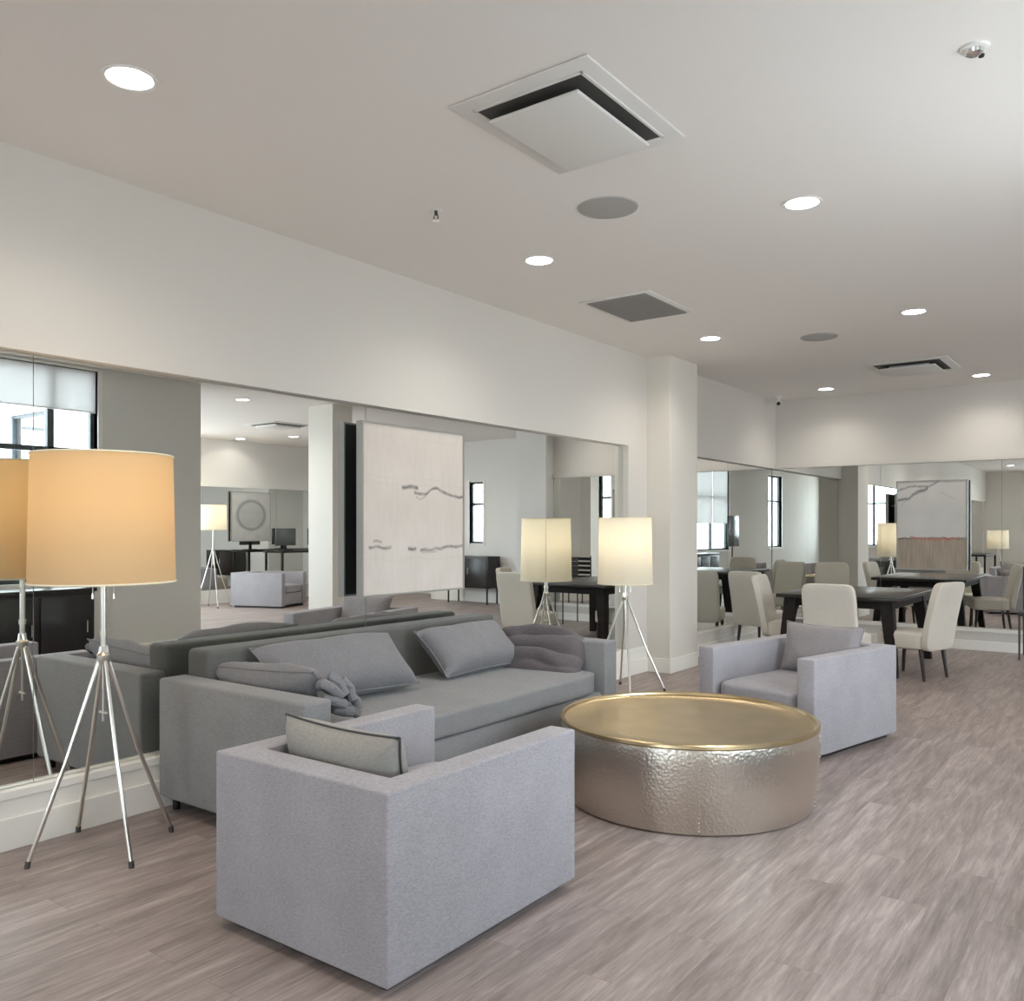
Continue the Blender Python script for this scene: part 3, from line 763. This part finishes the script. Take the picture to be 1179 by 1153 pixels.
# ------------------------------------------------------------------ furniture seen in the mirrors
t = thing('credenza', 'black credenza under the right windows, seen in the left mirror', 'cabinet', (.52, 3.9, 0))
m = MB(); m.box(-.24, .24, -.85, .85, .06, .84, .006); m.build('cabinet_body', M['black'], t)
m = MB(); m.box(-.26, .25, -.87, .87, .84, .88, .004); m.build('cabinet_top', M['dark_wood'], t)
for k in range(3):
    m = MB(); y = -.56+k*.56; m.box(-.256, -.242, y-.265, y+.265, .10, .80, .004); d = m.build('door', M['black'], t)
    m = MB(); m.cyl((-.272, y+.2, .42), (-.272, y+.2, .54), .006, seg=8); m.build('handle', M['nickel'], d)
m = MB(); m.box(-.2, .2, -.8, .8, 0, .06); m.build('plinth', M['black'], t, False)
t = thing('computer_monitor', 'upright grey monitor on a stand by the right window, seen in the mirrors', 'monitor', (.45, 1.7, 0))
m = MB(); m.box(-.02, .02, -.36, .36, 1.02, 1.85, .008); m.build('screen', M['screen'], t)
m = MB(); m.cyl((0.03, 0, .03), (.03, 0, 1.1), .02); m.box(-.2, .2, -.25, .25, 0, .03, .006); m.build('stand', M['black'], t)
t = thing('sideboard', 'black low cabinet below the narrow end window, seen in the left mirror', 'cabinet', (2.35, 13.62, 0))
m = MB(); m.box(-.55, .55, -.2, .2, .32, .95, .005); m.build('cabinet_body', M['black'], t)
for k in (-1, 1):
    m = MB(); m.box(k*.27-.25, k*.27+.25, -.215, -.201, .36, .91, .004); d = m.build('door', M['dark_wood'], t)
    m = MB(); m.cyl((k*.06, -.23, .6), (k*.06, -.23, .72), .006, seg=8); m.build('handle', M['nickel'], d)
for sx in (-1, 1):
    for sy in (-1, 1):
        m = MB(); m.cyl((sx*.5, sy*.16, 0), (sx*.5, sy*.16, .325), .018, seg=10); m.build('leg', M['black'], t)
t = thing('console_table', 'black work counter along the opposite wall, seen in the left mirror', 'table', (5.9, 12.6, 0))
m = MB(); m.box(-.3, .3, -1.15, 1.15, 1.0, 1.05, .005); m.build('tabletop', M['black'], t)
for sx in (-1, 1):
    for sy in (-1, 1):
        m = MB(); m.box(sx*.26-.02, sx*.26+.02, sy*1.1-.02, sy*1.1+.02, 0, 1.0); m.build('leg', M['black'], t, False)
for y, l in [(11.75, 'dark computer monitor on the counter before the ring picture, seen in the left mirror'), (12.6, 'wide dark computer monitor on the counter toward the end wall, seen in the left mirror')]:
    t = thing('computer_monitor', l, 'monitor', (5.85, y, 1.05), 0, 'monitors on the counter')
    m = MB(); m.box(-.015, .015, -.26, .26, .10, .46, .006); m.build('screen', M['screen'], t)
    m = MB(); m.box(-.09, .09, -.12, .12, 0, .012, .003); m.box(.0, .03, -.03, .03, .012, .2); m.build('stand', M['black'], t)
t = thing('ottoman', 'pale cube ottoman beside the next room armchair, seen in the left mirror', 'stool', (4.45, 11.80, 0), R(20))
m = MB(); m.puff(.5, .5, .36, (0, 0, .24), 9, 8, .06); m.build('seat', M['ivory'], t)
m = MB(); m.box(-.2, .2, -.2, .2, 0, .07); m.build('plinth', M['black'], t, False)
t = thing('console_table', 'black console table on the left wall behind the camera, seen in the far mirror', 'table', (-3.95, -3.4, 0))
m = MB(); m.box(-.28, .28, -1.0, 1.0, .74, .79, .005); m.build('tabletop', M['black'], t)
for sx in (-1, 1):
    for sy in (-1, 1):
        m = MB(); m.box(sx*.24-.025, sx*.24+.025, sy*.94-.025, sy*.94+.025, 0, .74); m.build('leg', M['black'], t, False)

# wall outlet on pillar rear
t = thing('wall_outlet', 'white wall outlet on the back of the pillar, seen in the far mirror', 'outlet', (-4.16, 8.87, .42))
m = MB(); m.box(-.035, .035, 0, .008, -.055, .055, .003); m.build('cover_plate', M['white_plastic'], t)
m = MB(); m.box(-.016, .016, .008, .011, .01, .04); m.box(-.016, .016, .008, .011, -.04, -.01); m.build('sockets', M['paper'], t, False)

# ------------------------------------------------------------------ daylight
w = bpy.data.worlds.new('sky'); SC.world = w; w.use_nodes = True
bg = w.node_tree.nodes['Background']; bg.inputs['Color'].default_value = (.84, .92, 1.0, 1); bg.inputs['Strength'].default_value = 10.5
nt = w.node_tree                                      # sky above the horizon, duller ground below it
tcw = nt.nodes.new('ShaderNodeTexCoord'); sx = nt.nodes.new('ShaderNodeSeparateXYZ'); rw_ = nt.nodes.new('ShaderNodeValToRGB')
nt.links.new(tcw.outputs['Generated'], sx.inputs[0]); nt.links.new(sx.outputs['Z'], rw_.inputs['Fac'])
mpz = nt.nodes.new('ShaderNodeMapRange'); mpz.inputs['From Min'].default_value = -1; nt.links.new(sx.outputs['Z'], mpz.inputs['Value']); nt.links.new(mpz.outputs[0], rw_.inputs['Fac'])
rw_.color_ramp.elements[0].position = .46; rw_.color_ramp.elements[0].color = (.58, .60, .61, 1)
rw_.color_ramp.elements[1].position = .50; rw_.color_ramp.elements[1].color = (.83, .915, 1.0, 1)
nt.links.new(rw_.outputs['Color'], bg.inputs['Color'])
def portal(loc, rot, sx, sy):
    ld = bpy.data.lights.new('sky_portal', 'AREA'); ld.shape = 'RECTANGLE'; ld.size = sx; ld.size_y = sy
    ld.cycles.is_portal = True
    o = bpy.data.objects.new('sky_portal', ld); COL.objects.link(o); o.location = loc; o.rotation_euler = rot
portal((sum(W3)/2, YR+.21, 1.83), (R(-90), 0, 0), W3[1]-W3[0], 1.3)

# ------------------------------------------------------------------ camera
cd = bpy.data.cameras.new('camera'); cam = bpy.data.objects.new('camera', cd); COL.objects.link(cam)
cam.location = (0, 0, 1.5); cam.rotation_euler = (R(90), 0, R(36.5))
cd.sensor_width = 36; cd.sensor_fit = 'HORIZONTAL'; cd.lens = 1000/1179*36; cd.shift_y = (609-576.5)/1179
cd.clip_start = .02; cd.clip_end = 200
SC.camera = cam
SC.view_settings.view_transform = 'Standard'; SC.view_settings.look = 'None'
SC.view_settings.exposure = 0.25; SC.view_settings.gamma = 1; SC.view_settings.use_curve_mapping = False
cy_ = SC.cycles
cy_.use_denoising = True
cy_.max_bounces = 14; cy_.diffuse_bounces = 5; cy_.glossy_bounces = 9; cy_.transparent_max_bounces = 16; cy_.transmission_bounces = 6
cy_.caustics_reflective = True; cy_.caustics_refractive = False
cy_.sample_clamp_indirect = 6
